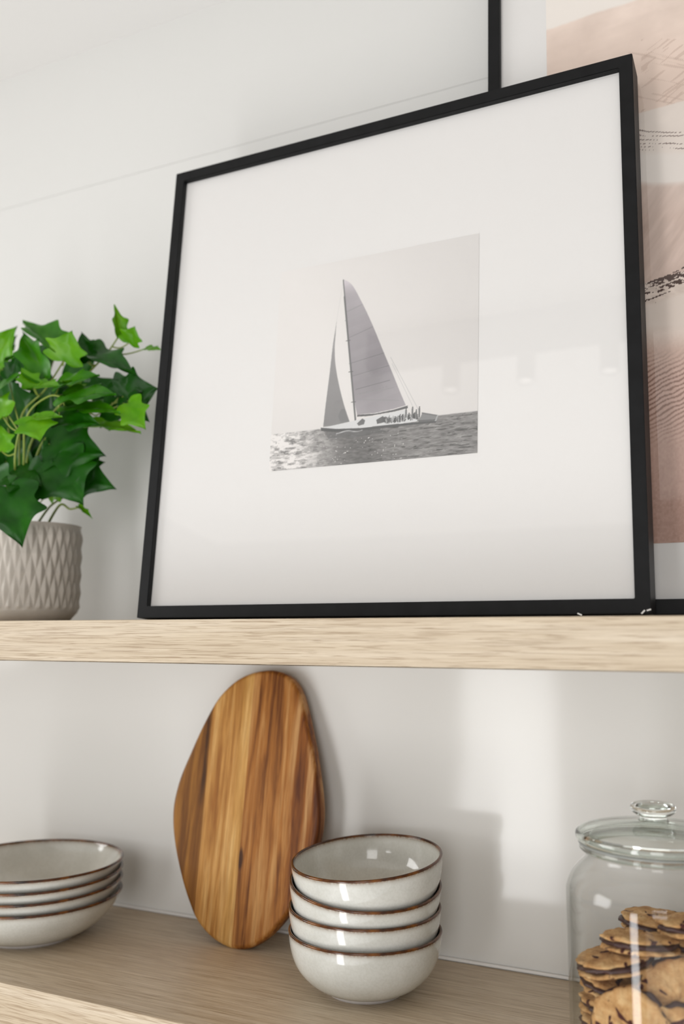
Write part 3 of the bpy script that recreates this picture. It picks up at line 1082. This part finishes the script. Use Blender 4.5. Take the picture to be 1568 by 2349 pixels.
# ------------------------------------------------------------------ potted ivy
PXC, PYC, PR, PH = -0.8085, -0.125, 0.0590, 0.1150
ivy = thing('potted_ivy', 'bushy green ivy in a grey diamond-patterned pot at the left end of upper shelf', 'potted plant', (PXC, PYC, 0.0))


def pot_mesh():
    n, rows = 440, 110
    z0, z1 = 0.014, PH
    verts, faces = [], []
    NL = 32

    def ring(r, z):
        i0 = len(verts)
        for i in range(n):
            a = 2 * PI * i / n
            verts.append((r * math.cos(a), r * math.sin(a), z))
        return i0
    rings = [ring(0.0001, 0.0), ring(PR * 0.74, 0.0), ring(PR * 0.80, 0.001), ring(PR * 0.965, 0.0125)]
    for k in range(rows + 1):
        z = z0 + (z1 - z0) * k / rows
        i0 = len(verts)
        fade = min(1.0, (z - z0) / 0.004) * min(1.0, max(0.0, (z1 - 0.003 - z) / 0.006))
        for i in range(n):
            a = 2 * PI * i / n
            v = (z - z0) / 0.043
            p = NL * a / (2 * PI)
            # pointed leaf facets: two families of slanting creases
            s = abs(((p + v) % 1.0) - 0.5) * 2
            t = abs(((p - v) % 1.0) - 0.5) * 2
            h = min(s, t) * 0.0024 + 0.5 * s * t * 0.0012
            r = PR * (1.0 - 0.0 * v) - 0.0022 + h * fade
            verts.append((r * math.cos(a), r * math.sin(a), z))
        rings.append(i0)
    rings += [ring(PR - 0.0012, z1 + 0.0006), ring(PR - 0.004, z1 + 0.001), ring(PR - 0.0055, z1), ring(PR - 0.0055, z1 - 0.02), ring(0.0001, z1 - 0.02)]
    for A, B in zip(rings[:-1], rings[1:]):
        for i in range(n):
            j = (i + 1) % n
            faces.append((A + i, A + j, B + j, B + i))
    return verts, faces


M['pot'] = plain('grey ceramic pot', srgb(190, 182, 172), rough=0.5, spec=0.4, noise=0.04, nscale=90)
pv, pf = pot_mesh()
pot = link_mesh('pot', pv, pf, M['pot'], ivy, smooth=True)
M['soil'] = plain('dark potting soil', (0.05, 0.04, 0.03, 1), rough=0.95, noise=0.5, nscale=150, bumpv=1.0)
lathe('soil', [(0.0, 0.100), (0.03, 0.1005), (PR - 0.0056, 0.0995), (PR - 0.0056, 0.0955), (0, 0.0955)], M['soil'], ivy, 48)


def leaf_mat(name, dark, mid, light):
    m, nt, b = new_mat(name)
    tc = N(nt, 'ShaderNodeTexCoord')
    n1 = N(nt, 'ShaderNodeTexNoise', Scale=38.0, Detail=3.0)
    L(nt, tc.outputs['Object'], n1.inputs['Vector'])
    r = ramp(nt, [(0.25, dark), (0.5, mid), (0.78, light)])
    L(nt, n1.outputs['Fac'], r.inputs['Fac'])
    L(nt, r.outputs['Color'], b.inputs['Base Color'])
    b.inputs['Roughness'].default_value = 0.36
    b.inputs['Specular IOR Level'].default_value = 0.28
    tl = N(nt, 'ShaderNodeBsdfTranslucent')
    L(nt, r.outputs['Color'], tl.inputs['Color'])
    mx = N(nt, 'ShaderNodeMixShader')
    mx.inputs[0].default_value = 0.12
    out = nt.nodes['Material Output']
    L(nt, b.outputs[0], mx.inputs[1])
    L(nt, tl.outputs[0], mx.inputs[2])
    L(nt, mx.outputs[0], out.inputs['Surface'])
    return m


M['leaf_young'] = leaf_mat('young ivy leaf', srgb(70, 136, 6), srgb(92, 156, 10), srgb(114, 172, 20))
M['leaf_shaded'] = leaf_mat('shaded ivy leaf', srgb(12, 62, 2), srgb(22, 82, 3), srgb(36, 102, 6))  # dark leaf tone, with the shade of the bush put into it
M['leaf_mid'] = leaf_mat('full grown ivy leaf', srgb(36, 102, 3), srgb(54, 122, 5), srgb(74, 140, 10))
M['stem'] = plain('yellow-green ivy stem', srgb(132, 150, 58), rough=0.5, noise=0.15, nscale=60)

HALF = [(0.0, 0.0), (-0.07, 0.10), (-0.10, 0.24), (-0.02, 0.38), (0.06, 0.47), (0.16, 0.44), (0.26, 0.36), (0.36, 0.40), (0.48, 0.50), (0.54, 0.46), (0.58, 0.33), (0.66, 0.24), (0.80, 0.14), (0.92, 0.05), (1.0, 0.0)]
HALF_S = smooth_curve(HALF, 3)


def add_leaf(bm, base, tip, width, nrm, fold=0.25, curl=0.2, slim=1.0, mi=0):
    """five-lobed ivy leaf from base to tip; width scales the lobes; nrm is the side turned to the viewer"""
    base, tip, nrm = Vector(base), Vector(tip), Vector(nrm)
    ax = tip - base
    Ln = ax.length
    ax.normalize()
    nrm = (nrm - ax * nrm.dot(ax)).normalized()
    sd = ax.cross(nrm)
    rows = []
    for (t, s) in HALF_S:
        tm = min(1.0, max(0.0, t))
        row = []
        for k in (-1.0, -0.66, -0.33, 0.0, 0.33, 0.66, 1.0):
            tt = tm + (t - tm) * abs(k) if abs(k) > 0 else tm
            ss = s * k * slim
            h = fold * abs(ss) * 0.9 - curl * (tt ** 2) * 0.55 - curl * 0.9 * ss * ss + 0.03 * math.sin(9 * tt + 5 * k)
            if k == 0:
                h -= 0.012
            row.append(bm.verts.new(base + ax * (Ln * tt) + sd * (width * ss) + nrm * (Ln * h)))
        rows.append(row)
    for A, B in zip(rows[:-1], rows[1:]):
        for k in range(6):
            try:
                f = bm.faces.new((A[k], A[k + 1], B[k + 1], B[k]))
                f.material_index = mi
                f.smooth = True
            except ValueError:
                pass


CV = Vector((0.45, -0.88, -0.12))                      # towards the viewer, roughly
UPN = Vector((0.25, -0.55, 0.80))
Y0 = PYC


def lp(x, y, dy=0.0):
    """point on the plant, read off the close-up of the pot corner"""
    return at(x / 2.936, 650 + y / 2.936, Y0 + dy)


# sprays: (stem path, [leaf: base, tip, width, normal, fold, curl, slim, young])
SPRAYS = [
    ([(150, 1600, -.01), (130, 1150, -.03), (150, 880, -.04), (300, 720, -.04), (430, 520, -.03)], 1,
     [((430, 520, -.035), (480, 318, -.045), 0.052, CV, .30, .1, 1.0, 1),
      ((400, 470, -.03), (150, 235, -.02), 0.052, UPN, .5, .1, .9, 2),
      ((300, 640, -.04), (140, 310, -.03), 0.040, CV, .5, .1, .9, 2),
      ((225, 705, -.055), (145, 565, -.06), 0.030, UPN, .3, .1, 1.0, 1),
      ((232, 700, -.055), (400, 670, -.06), 0.036, UPN, .3, .2, 1.0, 1)]),
    ([(160, 1600, .0), (200, 1100, .0), (420, 800, -.01), (600, 600, .0), (720, 470, .01), (800, 355, .01)], 1,
     [((800, 355, .01), (775, 140, .0), 0.030, Vector((.9, -.3, .2)), .6, .1, .8, 1),
      ((870, 400, .01), (905, 290, .0), 0.034, CV, .3, .1, .9, 1),
      ((560, 490, .0), (905, 577, -.02), 0.058, UPN, .4, .1, .85, 0),
      ((600, 520, .0), (545, 320, .0), 0.040, CV, .5, .1, .7, 0),
      ((980, 440, .02), (1085, 440, .02), 0.026, UPN, .2, .1, .8, 1)]),
    ([(150, 1590, -.01), (160, 1200, -.04), (180, 900, -.06), (330, 760, -.06), (450, 780, -.06)], 1,
     [((400, 690, -.05), (655, 590, -.04), 0.056, UPN, .3, .2, 1.0, 2),
      ((430, 760, -.06), (765, 700, -.05), 0.060, Vector((.1, -.6, .8)), .15, .25, 1.05, 2),
      ((450, 830, -.05), (800, 830, -.04), 0.048, UPN, .2, .2, .9, 2),
      ((400, 900, -.05), (660, 930, -.05), 0.045, Vector((.2, -.8, .5)), .2, .2, .9, 0),
      ((520, 700, -.02), (420, 640, -.06), 0.030, UPN, .2, .1, .9, 1)]),
    ([(170, 1590, .0), (250, 1150, -.02), (420, 950, -.01), (640, 860, .01), (800, 760, .02)], 1,
     [((800, 770, .0), (1055, 705, .01), 0.064, CV, .1, .2, 1.0, 0),
      ((830, 760, .0), (880, 615, .0), 0.044, CV, .2, .1, .9, 0),
      ((860, 790, .0), (1000, 930, .0), 0.040, CV, .2, .1, .8, 0),
      ((860, 810, -.02), (970, 975, -.02), 0.044, CV, .3, .2, .9, 1),
      ((600, 950, -.01), (940, 965, .0), 0.036, UPN, .2, .2, .8, 1),
      ((620, 780, .02), (790, 640, .03), 0.050, CV, .2, .1, 1.0, 0),
      ((690, 860, .01), (840, 890, .02), 0.044, CV, .2, .1, 1.0, 0)]),
    ([(150, 1590, -.01), (100, 1250, -.05), (130, 1000, -.06), (200, 930, -.07)], 1,
     [((230, 900, -.075), (262, 1055, -.08), 0.044, Vector((.4, -.8, .4)), .25, .2, 1.1, 1),
      ((200, 930, -.07), (405, 870, -.07), 0.036, UPN, .3, .2, .8, 1),
      ((10, 1130, -.06), (0, 950, -.06), 0.036, CV, .4, .1, 1.0, 1),
      ((20, 900, -.06), (-60, 740, -.05), 0.046, CV, .3, .1, 1.0, 1),
      ((60, 640, -.04), (125, 480, -.04), 0.030, CV, .3, .1, .8, 0),
      ((-20, 720, -.05), (132, 590, -.05), 0.052, UPN, .2, .2, 1.1, 2)]),
    ([(170, 1590, .01), (280, 1300, .01), (400, 1130, .0), (560, 1060, .0)], 1,
     [((330, 1080, -.03), (690, 1140, -.02), 0.066, Vector((.3, -.8, .2)), .1, .2, 1.1, 0),
      ((300, 1050, -.02), (560, 1020, -.01), 0.056, CV, .15, .2, 1.0, 0),
      ((420, 1230, -.01), (758, 1380, .0), 0.062, CV, .1, .2, 1.0, 0),
      ((440, 1250, .0), (695, 1205, .0), 0.050, CV, .2, .1, 1.0, 0),
      ((380, 1180, -.03), (540, 1480, -.03), 0.070, CV, .15, .2, 1.1, 0),
      ((330, 1400, -.01), (460, 1370, -.01), 0.040, CV, .2, .1, .8, 1)]),
    ([(120, 1600, -.02), (60, 1420, -.06), (40, 1350, -.07)], 1,
     [((50, 1380, -.075), (132, 1740, -.085), 0.066, Vector((.5, -.75, .3)), .25, .35, 1.1, 0),
      ((60, 1300, -.06), (280, 1340, -.05), 0.060, UPN, .2, .2, 1.1, 0),
      ((150, 1330, -.04), (110, 1570, -.05), 0.050, CV, .3, .2, 1.0, 0),
      ((-40, 1300, -.06), (40, 1490, -.08), 0.050, CV, .2, .2, 1.0, 0),
      ((200, 1290, -.04), (400, 1360, -.03), 0.052, CV, .2, .2, 1.0, 0)]),
    ([(225, 1585, -.005), (330, 1510, .0), (430, 1440, .01), (490, 1395, .01)], 1,
     [((470, 1400, .01), (430, 1330, .01), 0.022, CV, .2, .1, .8, 1)]),
    ([(300, 1530, .0), (400, 1495, .0), (470, 1520, .0), (530, 1508, .0)], 1,
     [((528, 1506, .0), (622, 1572, .0), 0.011, UPN, .4, .2, .8, 1)]),
    ([(120, 1590, .0), (60, 1000, .01), (-20, 640, .0)], 1,
     [((-40, 500, .0), (105, 290, -.01), 0.046, CV, .4, .1, .9, 1),
      ((-60, 560, .0), (110, 345, .01), 0.040, CV, .3, .1, .9, 2),
      ((65, 465, .01), (105, 410, .01), 0.010, CV, .3, .1, .8, 1),
      ((0, 560, .0), (60, 520, .0), 0.012, CV, .3, .1, .8, 1)]),
    # the shaded inside of the bush
    ([(160, 1600, .02), (150, 1100, .02), (260, 800, .02)], 1,
     [((60, 860, .0), (240, 760, .0), 0.07, CV, .1, .1, 1.2, 0),
      ((200, 780, .01), (420, 900, .01), 0.07, CV, .1, .1, 1.2, 0),
      ((120, 1020, .01), (330, 1120, .01), 0.07, CV, .1, .1, 1.2, 0),
      ((280, 560, .02), (140, 700, .02), 0.06, CV, .1, .1, 1.2, 0),
      ((300, 1000, .02), (520, 900, .02), 0.07, CV, .1, .1, 1.2, 0),
      ((40, 1200, .0), (250, 1260, .0), 0.07, CV, .1, .1, 1.2, 0),
      ((360, 520, .03), (230, 420, .03), 0.05, CV, .1, .1, 1.0, 0),
      ((420, 640, .03), (640, 760, .03), 0.07, CV, .1, .1, 1.2, 0),
      ((-30, 800, .01), (120, 1000, .01), 0.07, CV, .1, .1, 1.2, 0),
      ((-30, 1080, .01), (110, 1280, .01), 0.07, CV, .1, .1, 1.2, 0),
      ((-60, 640, .02), (90, 760, .02), 0.06, CV, .1, .1, 1.2, 0)]),
    # the far side, left of the frame edge
    ([(60, 1600, .0), (-120, 1200, .0), (-260, 900, .0)], 1,
     [((-120, 900, .0), (-300, 700, .0), 0.06, CV, .2, .1, 1.1, 0),
      ((-100, 1100, -.02), (-320, 1000, -.02), 0.06, CV, .2, .1, 1.1, 0),
      ((-120, 1250, -.03), (-280, 1350, -.03), 0.06, CV, .2, .1, 1.1, 0),
      ((-100, 760, -.01), (-200, 500, .0), 0.055, CV, .2, .1, 1.0, 1),
      ((-180, 1000, .01), (-400, 850, .01), 0.055, CV, .2, .1, 1.0, 0)]),
]
base_inv = Vector((PXC, PYC, 0))
for path, _, leaves in SPRAYS:
    sp = [lp(*p) - base_inv for p in path]
    sp[0].z = min(sp[0].z, 0.108)
    if path[0][1] > 1560:
        sp.insert(0, Vector((sp[0].x * 0.7, sp[0].y * 0.6, 0.099)))
    curve = smooth_curve([tuple(p) for p in sp], 6)
    bm = bmesh.new()
    tube_bm(bm, curve, 0.0017, 0.0009)
    cs = [Vector(p) for p in curve]
    lb = bmesh.new()
    for (b0, t0, wd, nr, fo, cu, sl, yg) in leaves:
        B, T = lp(*b0) - base_inv, lp(*t0) - base_inv
        # leaf stalk from the nearest lower point of the stem
        near = min(cs, key=lambda p: (p - B).length + (0.02 if p.z > B.z else 0))
        if 0.004 < (near - B).length < 0.12:
            mid = (near + B) / 2 + Vector((0, 0, -0.004))
            tube_bm(bm, smooth_curve([tuple(near), tuple(mid), tuple(B)], 4), 0.0010, 0.0007, 6)
        add_leaf(lb, B, T, wd, nr, fo, cu, sl, yg)
    st = link_bm('stem', bm, M['stem'], ivy, smooth=True)
    me = bpy.data.meshes.new('foliage')
    lb.to_mesh(me)
    lb.free()
    me.materials.append(M['leaf_shaded'])
    me.materials.append(M['leaf_young'])
    me.materials.append(M['leaf_mid'])
    fo_ = bpy.data.objects.new('foliage', me)
    COL.objects.link(fo_)
    fo_.parent = st

# ------------------------------------------------------------------ ceiling spots across the room (seen mirrored in the picture glass)
M['lamp_shell'] = plain('grey lamp metal', (0.06, 0.06, 0.06, 1), rough=0.5)
lm, lnt, lb_ = new_mat('lit lamp')
lb_.inputs['Emission Color'].default_value = (1, 0.95, 0.9, 1)
lb_.inputs['Emission Strength'].default_value = 1.3
M['lamp_lit'] = lm

SY = -1.07
SPX = [-0.602, -0.439, -0.27]
spot = thing('spotlight_bar', 'grey ceiling bar with three lit spotlights, mirrored in the picture glass', 'ceiling light', (-0.45, SY, CEIL))
box('bar', (-0.35, 0.45, -0.02, 0.02, -0.085, 0.0), M['lamp_shell'], spot, bevel=0.002)
for k in range(3):
    sx = SPX[k] + 0.45
    sh = lathe('lamp_head', [(0.0, -0.083), (0.019, -0.083), (0.019, -0.155), (0.0165, -0.158), (0.0165, -0.150), (0.0, -0.150)], M['lamp_shell'], spot, 32)
    sh.location.x = sx
    bu = lathe('bulb', [(0.0, -0.1515), (0.0155, -0.1515), (0.0155, -0.1535), (0.0, -0.1555)], M['lamp_lit'], sh, 24)
